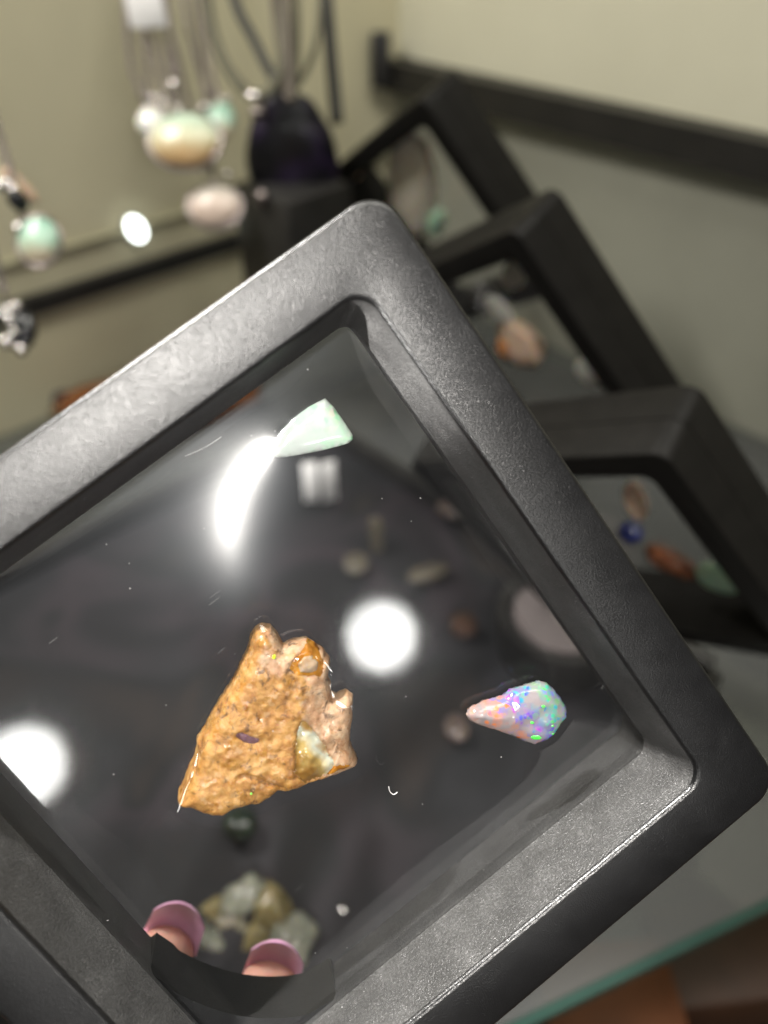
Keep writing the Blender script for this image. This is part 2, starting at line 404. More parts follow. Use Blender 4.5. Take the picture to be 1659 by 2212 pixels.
# the shelf: a pane whose far side stops short of the left wall
far = .40
shelf = empty('glass_shelf', (e0 + pn * .2))
tag(shelf, 'glass shelf with a green front edge under the black frames', 'shelf')
sp = obj('pane', poly_slab('pane', [pa + pn * .003, pb + pn * .003, pb + pn * .62, pa + pn * far], SHELF - .006, SHELF, None), M_glass)
ee = obj('front_edge', poly_slab('front_edge', [pa, pb, pb + pn * .0028, pa + pn * .0028], SHELF - .0058, SHELF - .0002, None), M_edge)
for o_ in (sp, ee):
    o_.parent = shelf; o_.matrix_parent_inverse = Matrix.Translation(-shelf.location)
def floor_mat():
    t = NT('brown_floor'); co = t.coord()
    t.set(Base_Color=t.ramp(t.noise(5, 3, .5, co), [(.38, (.035, .026, .018)), (.62, (.10, .05, .025))]), Roughness=.6); return t.m
fl = obj('floor', mesh('floor', [(-1.5, -1.2, 0), (1.5, -1.2, 0), (1.5, 1.6, 0), (-1.5, 1.6, 0)], [(0, 1, 2, 3)]), floor_mat()); fl['kind'] = 'structure'
fl.location.z = -.001

# ------------------------------------------------------------------ the framed displays
D1, D2, BARW = .1425 * S, (.2797 - .1425) * S, .1117 * S
def loop_pts(hx, hy, r, nc=8):
    out = []
    for cxs, cys, a0 in ((1, 1, 0), (-1, 1, 90), (-1, -1, 180), (1, -1, 270)):
        for k in range(nc + 1):
            a = math.radians(a0 + 90 * k / nc)
            out.append((cxs * (hx - r) + r * math.cos(a), cys * (hy - r) + r * math.sin(a)))
    return out
HX, HY, RIN = S / 2, S / 2 * ASP, .0034
def half_mesh(name, sgn, ins, depth, z0):
    fil = .0007; prof = [(-ins, z0)]
    prof.append((-ins * .55, z0 + (depth - z0) * .45))
    for k in range(5):
        a = math.radians(180 - 90 * k / 4); prof.append((fil + fil * math.cos(a), depth - fil + fil * math.sin(a)))
    for k in range(5):
        a = math.radians(90 - 90 * k / 4); prof.append((BARW - fil + fil * math.cos(a), depth - fil + fil * math.sin(a)))
    prof.append((BARW, z0))
    vs, fs = [], []; m = None
    for t, z in prof:
        L = loop_pts(HX + t, HY + t, max(RIN + t * (.55 if t < 0 else .12), .0012)); m = len(L)
        vs += [(x, y, sgn * z) for x, y in L]
    n = len(prof)
    for i in range(n):
        j = (i + 1) % n
        for k in range(m):
            q = (i * m + k, i * m + (k + 1) % m, j * m + (k + 1) % m, j * m + k)
            fs.append(q if sgn < 0 else q[::-1])
    me = mesh(name, vs, fs)
    bm = bmesh.new(); bm.from_mesh(me); bmesh.ops.recalc_face_normals(bm, faces=bm.faces)
    bm.faces.ensure_lookup_table()
    for i in range(2):
        for k in range(m): bm.faces[i * m + k].material_index = 1
    bm.to_mesh(me); bm.free()
    return me
ME_front, ME_back = half_mesh('front_frame', 1, .0016, D1, .00016), half_mesh('back_frame', -1, .0013, D2, .00016)

# stones of the held frame, outlines in its own plane (unit: metres, frame axes)
def px2loc(q, z):
    a = FRAME_INV @ CAMW; b = FRAME_INV @ (CAMW + ray(*q)); d = b - a
    p = a + d * ((z - a.z) / d.z); return Vector((p.x, p.y))
def crop(pts, ox, oy, sc): return [((ox + x * sc) * .54, (oy + y * sc) * .54) for x, y in pts]
CR = (600, 2400, .6028); CT = (700, 1150, .7233); CO = (1700, 2600, .7233)
rock_px = crop([(740,195),(800,200),(850,250),(890,330),(960,300),(1050,285),(1110,325),(1170,370),(1215,430),(1215,500),(1195,545),(1225,600),(1220,660),(1260,675),(1330,645),(1375,685),(1365,760),(1370,830),(1355,900),(1350,1000),(1385,1080),(1410,1130),(1370,1160),(1240,1210),(1140,1240),(1020,1270),(930,1300),(860,1300),(800,1345),(730,1385),(640,1400),(560,1425),(490,1465),(400,1460),(340,1445),(270,1415),(200,1410),(165,1385),(170,1350),(200,1290),(240,1180),(280,1100),(300,1030),(300,970),(350,900),(400,800),(450,720),(500,640),(550,560),(600,450),(650,350),(665,280),(700,220)], *CR)
tri_px = crop([(832,612),(880,660),(940,745),(985,815),(986,842),(962,862),(880,885),(800,905),(700,924),(620,938),(560,940),(530,925),(550,870),(590,790),(660,720),(740,660)], *CT)
opal_px = crop([(240,370),(260,335),(330,300),(400,280),(460,260),(480,235),(560,210),(650,185),(690,195),(730,230),(770,280),(800,330),(802,380),(770,420),(730,480),(690,510),(650,525),(612,538),(560,520),(490,490),(400,460),(300,430),(255,405)], *CO)
Z_ROCK, Z_TRI, Z_OPAL = .0065, .0012, .0026
rock_l = [px2loc(q, Z_ROCK * .7) for q in rock_px]
tri_l = [px2loc(q, Z_TRI) for q in tri_px]
opal_l = [px2loc(q, Z_OPAL * .7) for q in opal_px]
tri_x1 = max(p.x for p in tri_l)
def inside(p, poly):
    c = False; n = len(poly)
    for i in range(n):
        a, b = poly[i], poly[(i + 1) % n]
        if (a.y > p.y) != (b.y > p.y) and p.x < (b.x - a.x) * (p.y - a.y) / (b.y - a.y) + a.x: c = not c
    return c
def edge_d(p, poly):
    best = 1e9; n = len(poly)
    for i in range(n):
        a, b = poly[i], poly[(i + 1) % n]; ab = b - a
        t = max(0, min(1, (p - a).dot(ab) / max(ab.dot(ab), 1e-14))); best = min(best, (p - a - ab * t).length)
    return best
def stone(name, poly, step, front, back, mat, parent=None, rough_edge=0, seed=0, zmid=0.0):
    """closed stone: outline poly, front(p, d) and back(p, d) heights by position and distance to the rim"""
    P = []; n = len(poly)
    for i in range(n):
        a, b = poly[i], poly[(i + 1) % n]; k = max(1, int((b - a).length / step))
        for j in range(k):
            q = a.lerp(b, j / k)
            if rough_edge:
                v = noise.noise_vector(Vector((q.x * 1400, q.y * 1400, seed)))
                q = q + Vector((v.x, v.y)) * rough_edge
            P.append(q)
    nb = len(P); x0 = min(p.x for p in P); x1 = max(p.x for p in P); y0 = min(p.y for p in P); y1 = max(p.y for p in P)
    rnd = random.Random(seed); Q = list(P)
    ny = int((y1 - y0) / step); nx = int((x1 - x0) / step)
    for i in range(nx + 1):
        for j in range(ny + 1):
            p = Vector((x0 + (i + .5 * (j % 2) + rnd.uniform(-.2, .2)) * step, y0 + (j + rnd.uniform(-.2, .2)) * step))
            if inside(p, P) and edge_d(p, P) > step * .45: Q.append(p)
    vv, ee_, ff, ov, _, _ = delaunay_2d_cdt(Q, [], [list(range(nb))], 1, 1e-9)
    vs, fs = [], []; isb = [min(o) < nb if o else False for o in ov]
    c = Vector((sum(p.x for p in P) / nb, sum(p.y for p in P) / nb))
    fi, bi = {}, {}
    for i, p in enumerate(vv):
        p = Vector((p.x, p.y)); d = 0 if isb[i] else edge_d(p, P)
        if isb[i]:
            fi[i] = bi[i] = len(vs); vs.append((p.x - c.x, p.y - c.y, zmid))
        else:
            fi[i] = len(vs); vs.append((p.x - c.x, p.y - c.y, front(p, d)))
            bi[i] = len(vs); vs.append((p.x - c.x, p.y - c.y, back(p, d)))
    for f in ff:
        fs.append(tuple(fi[i] for i in f)); fs.append(tuple(bi[i] for i in reversed(f)))
    me = mesh(name, vs, fs)
    bm = bmesh.new(); bm.from_mesh(me); bmesh.ops.recalc_face_normals(bm, faces=bm.faces); bm.to_mesh(me); bm.free()
    o = obj(name, me, mat, parent, 180); o.location = (c.x, c.y, 0); return o
def fbm(p, f, s=0, o=4):
    v = 0; a = 1
    for k in range(o):
        v += a * noise.noise(Vector((p.x * f, p.y * f, s + k * 7.3))); f *= 2.1; a *= .5
    return v
pocket_l = [px2loc(q, Z_ROCK) for q in crop([(960,1010),(975,900),(1005,820),(1040,815),(1080,870),(1130,940),(1180,1000),(1200,1060),(1235,1100),(1245,1175),(1140,1228),(1020,1258),(955,1175)], *CR)]
lip_l = [px2loc(q, Z_ROCK) for q in crop([(1250,1112),(1330,1118),(1402,1133),(1366,1158),(1245,1203),(1180,1205),(1225,1150)], *CR)]
pit_l = [px2loc(q, Z_ROCK) for q in crop([(915,470),(960,400),(1010,355),(1062,312),(1115,340),(1160,400),(1168,470),(1150,565),(1110,530),(1040,535),(970,515)], *CR)]
pale_l = [px2loc(q, Z_ROCK) for q in crop([(985,440),(1030,395),(1085,395),(1125,440),(1115,490),(1060,505),(1000,495)], *CR)]
slit_l = [px2loc(q, Z_ROCK) for q in crop([(555,905),(610,885),(680,920),(735,935),(725,970),(690,985),(620,970),(570,935)], *CR)]
groove_l = [px2loc(q, Z_ROCK) for q in crop([(585,1203),(640,1186),(700,1205),(760,1235),(830,1255),(900,1290)], *CR)]
def edge_seg(p, a, b):
    ab = b - a; t = max(0, min(1, (p - a).dot(ab) / ab.dot(ab))); return (p - a - ab * t).length
split_a, split_b = px2loc(crop([(1000, 300)], *CR)[0], Z_ROCK), px2loc(crop([(960, 1250)], *CR)[0], Z_ROCK)
def rock_front(p, d, feat=True):
    rim = 1 - math.exp(-d / .0006)
    z = Z_ROCK * (.25 + .62 * rim) + fbm(p, 330, 3) * .00032 * min(1, d / .0006) + fbm(p, 1000, 9, 3) * .00016
    ab = (split_b - split_a).normalized(); side = (p - split_a).dot(Vector((-ab.y, ab.x)))
    z -= max(0, min(1, side / .0035)) * .0009 * (1 if side > 0 else 0)
    gd = min(edge_seg(p, groove_l[i], groove_l[i + 1]) for i in range(len(groove_l) - 1)); z -= .0007 * math.exp(-(gd / .00022)**2)
    if feat:
        for poly, dep in ((pocket_l, .0012), (pit_l, .0010), (slit_l, .0006)):
            if inside(p, poly): z -= dep * (1 - math.exp(-edge_d(p, poly) / .0004))
    return z
def build_rock():
    o = stone('rough_opal_rock', rock_l, .00032, rock_front, lambda p, d: -.0009 + .0004 * math.exp(-d / .001) + fbm(p, 400, 5) * .0002, M_rock, None, .00013, 3, .0004)
    c = Vector((o.location.x, o.location.y))
    def inc(name, poly, base, dome, mat, wid=.0012):
        q = stone(name, poly, .0003, lambda p, d: rock_front(p, edge_d(p, rock_l), False) + base + dome * (1 - math.exp(-d / wid)), lambda p, d: rock_front(p, edge_d(p, rock_l), False) - .0018, mat, None, .00008, 5, .0)
        # rim follows the rock surface
        for v in q.data.vertices:
            if abs(v.co.z) < 1e-9:
                pp = Vector((v.co.x + q.location.x, v.co.y + q.location.y)); v.co.z = rock_front(pp, edge_d(pp, rock_l), False) - .0002
        q.parent = o; q.location = (q.location.x - c.x, q.location.y - c.y, 0); return q
    inc('opal_pocket', pocket_l, -.0007, .0017, M_honey, .0022)
    inc('amber_lip', lip_l, -.0001, .0004, M_amber)
    a = inc('amber_pit', pit_l, -.0004, .0003, M_amber)
    b = inc('pale_core', pale_l, -.0002, .0005, M_amber_pale); 
    b.parent = a; b.location = (b.location.x - a.location.x, b.location.y - a.location.y, 0)
    inc('violet_slit', slit_l, -.0002, .0003, M_violet)
    for (x, y, r, m) in ((826, 392, 20, M_flash_y), (672, 1303, 13, M_flash_g)):
        poly = [px2loc(q, Z_ROCK) for q in crop([(x + r * math.cos(k) * (1.0 if k % 2 else .8), y + r * 1.1 * math.sin(k)) for k in range(6)], *CR)]
        inc('colour_flash', poly, .0001, .00012, m, .0002)
    return o
rock = build_rock()
tag(rock, 'rough orange brown rock with glossy honey opal pocket in the held frame', 'rock')
tri = stone('opal_chip', tri_l, .0004, lambda p, d: Z_TRI * (.35 + .65 * (1 - math.exp(-d / .0006))) + fbm(p, 200, 2, 2) * .00008, lambda p, d: -.0007 + .0003 * math.exp(-d / .0006), M_tri, None, .00003, 1, .0006)
tag(tri, 'triangular pale green opal chip near the top corner of the held frame', 'opal')
opal = stone('rough_opal', opal_l, .00034, lambda p, d: Z_OPAL * (.30 + .70 * (1 - math.exp(-d / .0011))) + fbm(p, 300, 4, 3) * .00034, lambda p, d: -.0008 + .0003 * math.exp(-d / .0006), M_opal, None, .00008, 2, .0005)
tag(opal, 'drop shaped milky opal with orange, violet and green flashes near the right corner', 'opal')
for f_, cc, r in ((0, (622, 492), 26), (1, (655, 312), 15), (2, (722, 475), 12), (3, (596, 405), 15), (4, (712, 425), 13)):
    poly = [px2loc(q, Z_OPAL) for q in crop([(cc[0] + r * (1.25 if f_ == 0 else 1) * math.cos(k), cc[1] + r * .7 * math.sin(k)) for k in range(6)], *CO)]
    zf = lambda p: Z_OPAL * (.30 + .70 * (1 - math.exp(-edge_d(p, opal_l) / .0011))) + fbm(p, 300, 4, 3) * .00034
    q = stone('green_flash', poly, .0002, lambda p, d: zf(p) + .00010, lambda p, d: zf(p) - .0002, M_flash_g, None, 0, f_, 0)
    for v in q.data.vertices:
        if abs(v.co.z) < 1e-9:
            pp = Vector((v.co.x + q.location.x, v.co.y + q.location.y)); v.co.z = zf(pp) - .00005
    q.location = (q.location.x - opal.location.x, q.location.y - opal.location.y, 0); q.parent = opal
for o_ in (rock, tri, opal): o_.matrix_world = FRAME_W @ Matrix.Translation(o_.location)

def film_mesh(name, stones, nn=150, zoff=0.0):
    hx, hy = HX - .0016, HY - .0016
    xs = np.linspace(-hx, hx, nn); ys = np.linspace(-hy, hy, nn); X, Y = np.meshgrid(xs, ys, indexing='ij')
    ob = np.full(X.shape, -1.0)
    for poly, h, tl in stones:
        m = np.zeros(X.shape, bool); n = len(poly); px0, px1 = min(p.x for p in poly), max(p.x for p in poly)
        for i in range(n):
            a, b = poly[i], poly[(i + 1) % n]
            if abs(a.y - b.y) < 1e-12: continue
            m ^= ((Y > min(a.y, b.y)) & (Y <= max(a.y, b.y))) & (X < (Y - a.y) * (b.x - a.x) / (b.y - a.y) + a.x)
        hh = h + tl * (px1 - X) / (px1 - px0); ob[m] = np.maximum(ob[m], hh[m])
    u = np.maximum(ob, 0); I, J = np.indices(X.shape); red = (I + J) % 2 == 0
    inn = np.zeros(X.shape, bool); inn[1:-1, 1:-1] = True
    for it in range(420 if stones else 0):                      # taut film over the stones: obstacle problem
        for col in (red & inn, (~red) & inn):
            g = u.copy(); g[1:-1, 1:-1] = .25 * (u[2:, 1:-1] + u[:-2, 1:-1] + u[1:-1, 2:] + u[1:-1, :-2])
            un = np.maximum(u + 1.9 * (g - u), ob); u[col] = un[col]
    k = np.where(np.abs(np.arange(nn) - (nn - 1) / 2) > (nn - 1) / 2 - .5, 1.045, 1.0)   # last ring reaches into the seam
    vs = [(X[i, j] * k[i], Y[i, j] * k[j], u[i, j] + zoff) for i in range(nn) for j in range(nn)]
    fs = [(i * nn + j, (i + 1) * nn + j, (i + 1) * nn + j + 1, i * nn + j + 1) for i in range(nn - 1) for j in range(nn - 1)]
    return mesh(name, vs, fs)
ME_film = film_mesh('front_film', [(rock_l, Z_ROCK + .0002, 0), (tri_l, Z_TRI + .0001, 0), (opal_l, Z_OPAL + .0002, 0)], 190)
ME_film_flat = film_mesh('rear_film', [], 12, -.0013)

held = empty('floating_display_frame', mat4=FRAME_W)
tag(held, 'large black square frame held by pink nailed fingers, with three opals between clear films', 'display frame')
obj('front_frame', ME_front, M_plastic, held, 40); obj('back_frame', ME_back, M_plastic, held, 40)
ME_front.materials.append(M_plastic_wall); ME_back.materials.append(M_plastic_wall)
obj('front_film', ME_film, M_film, held, 180); obj('rear_film', ME_film_flat, M_film_back, held, 180)

def gusset():
    a, b = px2loc((388, 2052), -D2), px2loc((654, 2100), -D2)
    z0, z1 = -.0016, -D2 + .0002
    pts = [Vector((-HX - .003, -HY - .003)), Vector((b.x + .005, -HY - .003)), Vector((b.x + .005, -HY + .0010)), Vector((b.x + .0018, -HY + .0017)), Vector((b.x, b.y))]
    m = (a + b) / 2 + (Vector((-HX, -HY)) - (a + b) / 2) * .16
    for k in range(1, 12):
        t = k / 12; pts.append(b * (1 - t)**2 + (2 * m - (a + b) / 2) * 2 * t * (1 - t) + a * t * t)
    pts += [Vector((a.x, a.y)), Vector((-HX + .0017, a.y + .0018)), Vector((-HX + .0010, a.y + .005)), Vector((-HX - .003, a.y + .005))]
    n = len(pts); V = [(p.x, p.y, z) for z in (z0, z1) for p in pts]
    F = [tuple(range(n)), tuple(range(n, 2 * n))[::-1]] + [(i, n + i, n + (i + 1) % n, (i + 1) % n) for i in range(n)]
    me = mesh('corner_block', V, F); bm = bmesh.new(); bm.from_mesh(me); bmesh.ops.recalc_face_normals(bm, faces=bm.faces); bm.to_mesh(me); bm.free()
    obj('corner_block', me, M_plastic, held, 40)
gusset()

# frames standing behind: pose = camera-axes columns (along top, down the side, to the back) and front top corner
H0 = HX + BARW
ME_ff, ME_fb = ME_front.copy(), ME_back.copy(); ME_ff.materials.clear(); ME_fb.materials.clear()
ME_fl = film_mesh('film', [], 6, 0)
def far_frame(u, v, wv, corner, label):
    u, v, wv = Vector(u).normalized(), Vector(v), Vector(wv); v = (v - u * u.dot(v)).normalized(); wv = u.cross(v)
    Mx = Matrix([[u[i], -v[i], -wv[i]] for i in range(3)])
    cl = Vector(corner) + u * -H0 + v * (HY + BARW) + wv * D1
    M4 = Matrix.Translation(cpt(cl)) @ (CAM2W @ Mx).to_4x4()
    e = empty('floating_display_frame', mat4=M4)
    obj('front_frame', ME_ff, M_plastic_far if not ME_ff.materials else None, e, 40)
    obj('back_frame', ME_fb, M_plastic_far if not ME_fb.materials else None, e, 40)
    obj('film', ME_fl, M_film_far if not ME_fl.materials else None, e, 180)
    tag(e, label, 'display frame', 'black frames standing behind the held frame'); return e
BU, BV, BW = (.468, .047, -.883), (.617, .697, .364), (.633, -.715, .297)
def corner_at(px, py, d): return Vector(((px - CX) / FPX * d, (py - CY) / FPX * d, d))
fC = far_frame((.598, .027, -.801), (.633, .598, .492), (0, 0, 1), (.0699, -.0145, .1962), 'black frame with a dark blue bead and mint opal, nearest behind the right bar')
fB = far_frame(BU, BV, (0, 0, 1), corner_at(1112, 494, .2539), 'black frame with a ring shaped orange stone, middle of the three behind')
fA = far_frame(BU, BV, (0, 0, 1), corner_at(910, 209, .335), 'black frame with a tall cream stone, farthest and highest of the three behind')
bpy.context.view_layer.update()

# stones inside those frames
def in_frame(fr, px, py, sx, sy, th, name, mat, label, cat, ang=0, amp=.15, seed=0, grp=None):
    n = fr.matrix_world.to_3x3() @ Vector((0, 0, 1)); p = on_plane(px, py, fr.matrix_world.translation + n * .0012, n)
    depth = (p - CAMW).dot(cvec((0, 0, 1))); k = depth / FPX
    x = (cvec((math.cos(ang), math.sin(ang), 0))); x = (x - n * x.dot(n)); fx = 1 / max(x.length, .4); x.normalize()
    y = n.cross(x)
    o = pebble(name, p, (sx * k * fx / 2, sy * k / 2 * 1.25, th), mat, Matrix((x, y, n)).transposed(), amp, 3, 1.5, seed)
    tag(o, label, cat, grp); return o
M_cream = amber('cream_stone', (.78, .70, .54), (.92, .86, .74))
M_pinkst = amber('pink_stone', (.62, .42, .30), (.72, .56, .42))
M_orange = amber('orange_stone', (.40, .15, .05), (.58, .28, .12))
M_rust = amber('rusty_stone', (.09, .03, .012), (.20, .08, .04))
M_mint = amber('mint_opal', (.34, .62, .44), (.55, .72, .52))
M_blue = amber('dark_blue_opal', (.006, .009, .04), (.015, .022, .10))
M_jet = amber('jet_stone', (.004, .004, .005), (.012, .013, .015))
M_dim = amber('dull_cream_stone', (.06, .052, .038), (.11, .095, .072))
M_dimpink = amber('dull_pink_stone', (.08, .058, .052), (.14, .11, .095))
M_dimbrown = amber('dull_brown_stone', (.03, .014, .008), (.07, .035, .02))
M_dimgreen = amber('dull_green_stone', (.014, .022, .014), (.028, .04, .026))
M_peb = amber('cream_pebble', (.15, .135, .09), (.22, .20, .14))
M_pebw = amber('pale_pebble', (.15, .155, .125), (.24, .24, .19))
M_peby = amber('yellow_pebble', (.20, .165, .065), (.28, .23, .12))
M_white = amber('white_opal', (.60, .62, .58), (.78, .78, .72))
in_frame(fA, 893, 405, 105, 235, .004, 'tall_stone', M_cream, 'tall cream stone inside the farthest black frame', 'stone', .1, .2, 1)
in_frame(fA, 765, 368, 36, 50, .003, 'small_stone', M_pinkst, 'small pinkish stone left of the tall cream one', 'stone', .6, .2, 2)
in_frame(fA, 940, 480, 50, 70, .003, 'small_stone', M_mint, 'small greenish stone under the tall cream one', 'stone', .6, .2, 12)
in_frame(fB, 1110, 592, 52, 72, .0025, 'small_opal', M_white, 'small pale opal high in the middle frame', 'opal', .3, .1, 3)
in_frame(fB, 1078, 668, 26, 66, .0012, 'opal_sliver', M_white, 'thin pale opal sliver above the orange stone', 'opal', -.8, .1, 4)
in_frame(fB, 1122, 745, 105, 115, .004, 'round_stone', M_pinkst, 'round pink brown stone inside the middle frame', 'stone', .2, .18, 5)
in_frame(fB, 1098, 742, 42, 64, .0052, 'stone_inlay', M_orange, 'amber core showing on the round pink brown stone', 'stone', .2, .18, 6)
in_frame(fB, 1278, 806, 36, 62, .002, 'opal_sliver', M_white, 'bluish white opal sliver at the lower right of the middle frame', 'opal', -.5, .1, 7)
in_frame(fC, 1372, 1085, 30, 120, .0015, 'opal_sliver', M_pinkst, 'long pale sliver above the blue bead in the nearest frame behind', 'opal', -.55, .1, 8)
in_frame(fC, 1362, 1152, 52, 48, .0035, 'blue_bead', M_blue, 'dark glossy blue bead beside the right bar', 'bead', .2, .06, 9)
in_frame(fC, 1450, 1215, 130, 62, .003, 'brown_stone', M_rust, 'reddish brown stone low in the nearest frame behind', 'stone', .5, .2, 10)
in_frame(fC, 1553, 1250, 52, 82, .003, 'mint_cabochon', M_mint, 'mint green oval opal in the right corner of the nearest frame behind', 'opal', -.6, .06, 11)

# ------------------------------------------------------------------ hanging necklaces
def chain(name, pts, mat, parent, link=.0032, r=.00062):
    """a strand of oval links along a polyline"""
    P = [Vector(p) for p in pts]; bm = bmesh.new(); k = 0
    segs = [(P[i], P[i + 1]) for i in range(len(P) - 1)]
    for a, b in segs:
        d = (b - a); n = max(1, int(d.length / (link * .72))); dn = d.normalized(); s = dn.orthogonal().normalized(); t = dn.cross(s)
        for i in range(n):
            c = a.lerp(b, (i + .5) / n); k += 1
            ax = s if k % 2 else t
            ring = []
            for j in range(10):
                an = 2 * math.pi * j / 10; c1 = c + dn * math.cos(an) * link * .5 + ax * math.sin(an) * link * .36
                rad = (dn * math.cos(an) + ax * math.sin(an)).normalized(); nn = dn.cross(ax)
                ring.append([bm.verts.new(c1 + (rad * math.cos(q) + nn * math.sin(q)) * r) for q in (0, 2.1, 4.2)])
            for j in range(10):
                for q in range(3):
                    bm.faces.new((ring[j][q], ring[(j + 1) % 10][q], ring[(j + 1) % 10][(q + 1) % 3], ring[j][(q + 1) % 3]))
    bmesh.ops.recalc_face_normals(bm, faces=bm.faces)
    return obj(name, from_bm(name, bm), mat, parent, 180)
def rel(e, pts): return [Vector(p) - e.location for p in pts]
def necklace(label, depth, strands, bail, pend, axes, pmat, cmat=None, grp='opal necklaces hanging on the left', beads=(), bezel=True, seed=0):
    """strands: pixel polylines ending at the bail; pend: pendant centre pixel, axes in pixels"""
    b = at(*bail, depth); e = empty('opal_necklace', b); tag(e, label, 'necklace', grp)
    k = depth / FPX
    for s in strands: chain('chain', rel(e, [at(x, y, depth + dz) for x, y, dz in s]), cmat or M_silver_dark, e)
    n = -cvec((0, 0, 1)); x = cvec((1, 0, 0)); y = cvec((0, -1, 0)); Mx = Matrix((x, y, n)).transposed()
    pebble('bail', at(*bail, depth - .001) - e.location, (7 * k, 13 * k, 6 * k), M_silver, Mx, .03, 2, 1, seed, e)
    p = pebble('pendant', at(*pend, depth - .002) - e.location, (axes[0] / 2 * k, axes[1] / 2 * k, min(axes) / 4 * k), pmat, Mx, .05, 3, 1.3, seed, e)
    if bezel:
        bm = bmesh.new(); N, Mn = 36, 6; R = []
        for i in range(N):
            a = 2 * math.pi * i / N; cc = Vector((math.cos(a) * axes[0] / 2 * k * 1.04, math.sin(a) * axes[1] / 2 * k * 1.04, 0)); rd = Vector((math.cos(a), math.sin(a), 0)); rr = 4.5 * k
            R.append([bm.verts.new(Mx @ (cc + rd * math.cos(q * 1.047) * rr + Vector((0, 0, 1)) * math.sin(q * 1.047) * rr)) for q in range(Mn)])
        for i in range(N):
            for q in range(Mn): bm.faces.new((R[i][q], R[(i + 1) % N][q], R[(i + 1) % N][(q + 1) % Mn], R[i][(q + 1) % Mn]))
        bmesh.ops.recalc_face_normals(bm, faces=bm.faces)
        z = obj('bezel', from_bm('bezel', bm), M_silver_dark, p, 180)
    for i, (bx, by, br) in enumerate(beads):
        pebble('silver_bead', at(bx, by, depth - .004) - e.location, (br * k, br * k, br * k), M_silver, None, .0, 2, 1, 0, e)
    return e
def opal_grad(name, top, mid, bot, half):
    t = NT(name); co = t.coord()
    # colour zones of the stone itself, along its height
    sx = t.n('ShaderNodeVectorMath', operation='DOT_PRODUCT'); t.l(co, sx.inputs[0]); sx.inputs[1].default_value = tuple(cvec((0, -1, 0)))
    f = t.math('ADD', t.math('DIVIDE', sx.outputs['Value'], 2 * half), .5)
    f = t.math('ADD', f, t.math('MULTIPLY', t.math('SUBTRACT', t.noise(250, 3, .6, co), .5), .5), True)
    t.set(Base_Color=t.ramp(f, [(.18, bot), (.5, mid), (.8, top)]), Roughness=.36); t.b.inputs['Coat Weight'].default_value = .08
    return t.m
M_p1 = opal_grad('pendant_opal_warm', (.44, .54, .42), (.54, .52, .34), (.46, .30, .14), .012)
M_p2 = opal_grad('pendant_opal_pink', (.50, .46, .40), (.54, .43, .36), (.42, .33, .27), .011)
M_p3 = opal_grad('pendant_opal_mint', (.24, .42, .32), (.34, .50, .38), (.44, .38, .27), .010)
DN = .38
necklace('silver chain necklace with the largest yellow and mint oval opal', DN, [[(292, -120, .0), (318, 60, 0), (352, 190, 0), (384, 232, 0)], [(352, -120, .004), (366, 60, .004), (378, 150, .002), (386, 232, 0)], [(310, -120, .006), (338, 40, .006), (372, 180, .004), (388, 232, .002)]], (386, 240), (400, 305), (150, 118), M_p1, beads=((330, 212, 10), (352, 240, 8), (388, 264, 10), (374, 184, 13), (384, 236, 10), (356, 226, 8)), seed=1)
necklace('silver chain necklace with a round peach pink opal, lowest of the cluster', DN + .012, [[(400, -120, .0), (432, 100, 0), (452, 260, 0), (462, 392, 0)], [(330, -120, .0), (400, 200, 0), (448, 340, 0), (463, 392, 0)]], (463, 398), (465, 447), (112, 92), M_p2, beads=((490, 378, 10), (440, 372, 8)), seed=2)
necklace('silver chain necklace with a small mint opal at the right of the cluster', DN + .006, [[(420, -120, 0), (444, 80, 0), (462, 180, 0), (472, 222, 0)], [(376, -120, 0), (404, 60, 0), (440, 180, 0), (470, 222, 0)]], (472, 226), (478, 262), (64, 80), M_p3, beads=((440, 232, 10), (492, 215, 8)), bezel=False, seed=3)
necklace('silver chain necklace with a small whitish opal at the left of the cluster', DN + .004, [[(262, -120, 0), (272, 40, 0), (284, 150, 0), (316, 232, 0)], [(300, -120, 0), (312, 60, 0), (318, 160, 0), (320, 232, 0)]], (318, 236), (330, 262), (70, 62), M_white, beads=((345, 210, 8),), bezel=False, seed=4)
# extra dark chain clump behind the pendants
tg = box('price_tag', at(312, 8, DN - .01), (.0088, .0006, .0098), M_tag, Matrix.Rotation(-.04, 3, 'Y'), .0004)
tag(tg, 'white blank price tag hanging on the chains at the top', 'tag')
necklace('silver necklace with a round mint opal in a dark bezel at the left edge', .30, [[(-40, 120, 0), (-10, 260, 0), (20, 360, 0), (50, 470, 0)]], (42, 488), (84, 522), (92, 104), M_p3, grp='opal necklaces hanging on the left', beads=((14, 398, 14), (30, 412, 13), (-4, 404, 12), (40, 492, 12)), seed=5)
ps = pebble('pale_shell', at(44, 400, .305), (.0085, .0042, .002), M_pinkst, Matrix.Rotation(.9, 3, 'Y'), .05, 3); tag(ps, 'pale pinkish shell charm above the mint pendant', 'charm')
ds = pebble('dark_bead', at(38, 432, .296), (.0035, .0036, .0045), M_jet, Matrix.Rotation(-.5, 3, 'Y'), .04, 3); tag(ds, 'oval black bead between the shell charm and mint pendant', 'bead')
necklace('dark necklace of beads and stones low on the left edge', .30, [[(-30, 480, 0), (-10, 560, 0), (10, 640, 0)]], (22, 668), (48, 712), (62, 92), M_jet, beads=((20, 690, 14), (8, 672, 13), (36, 662, 11), (16, 740, 15), (46, 756, 13), (30, 716, 11)), bezel=False, seed=6)
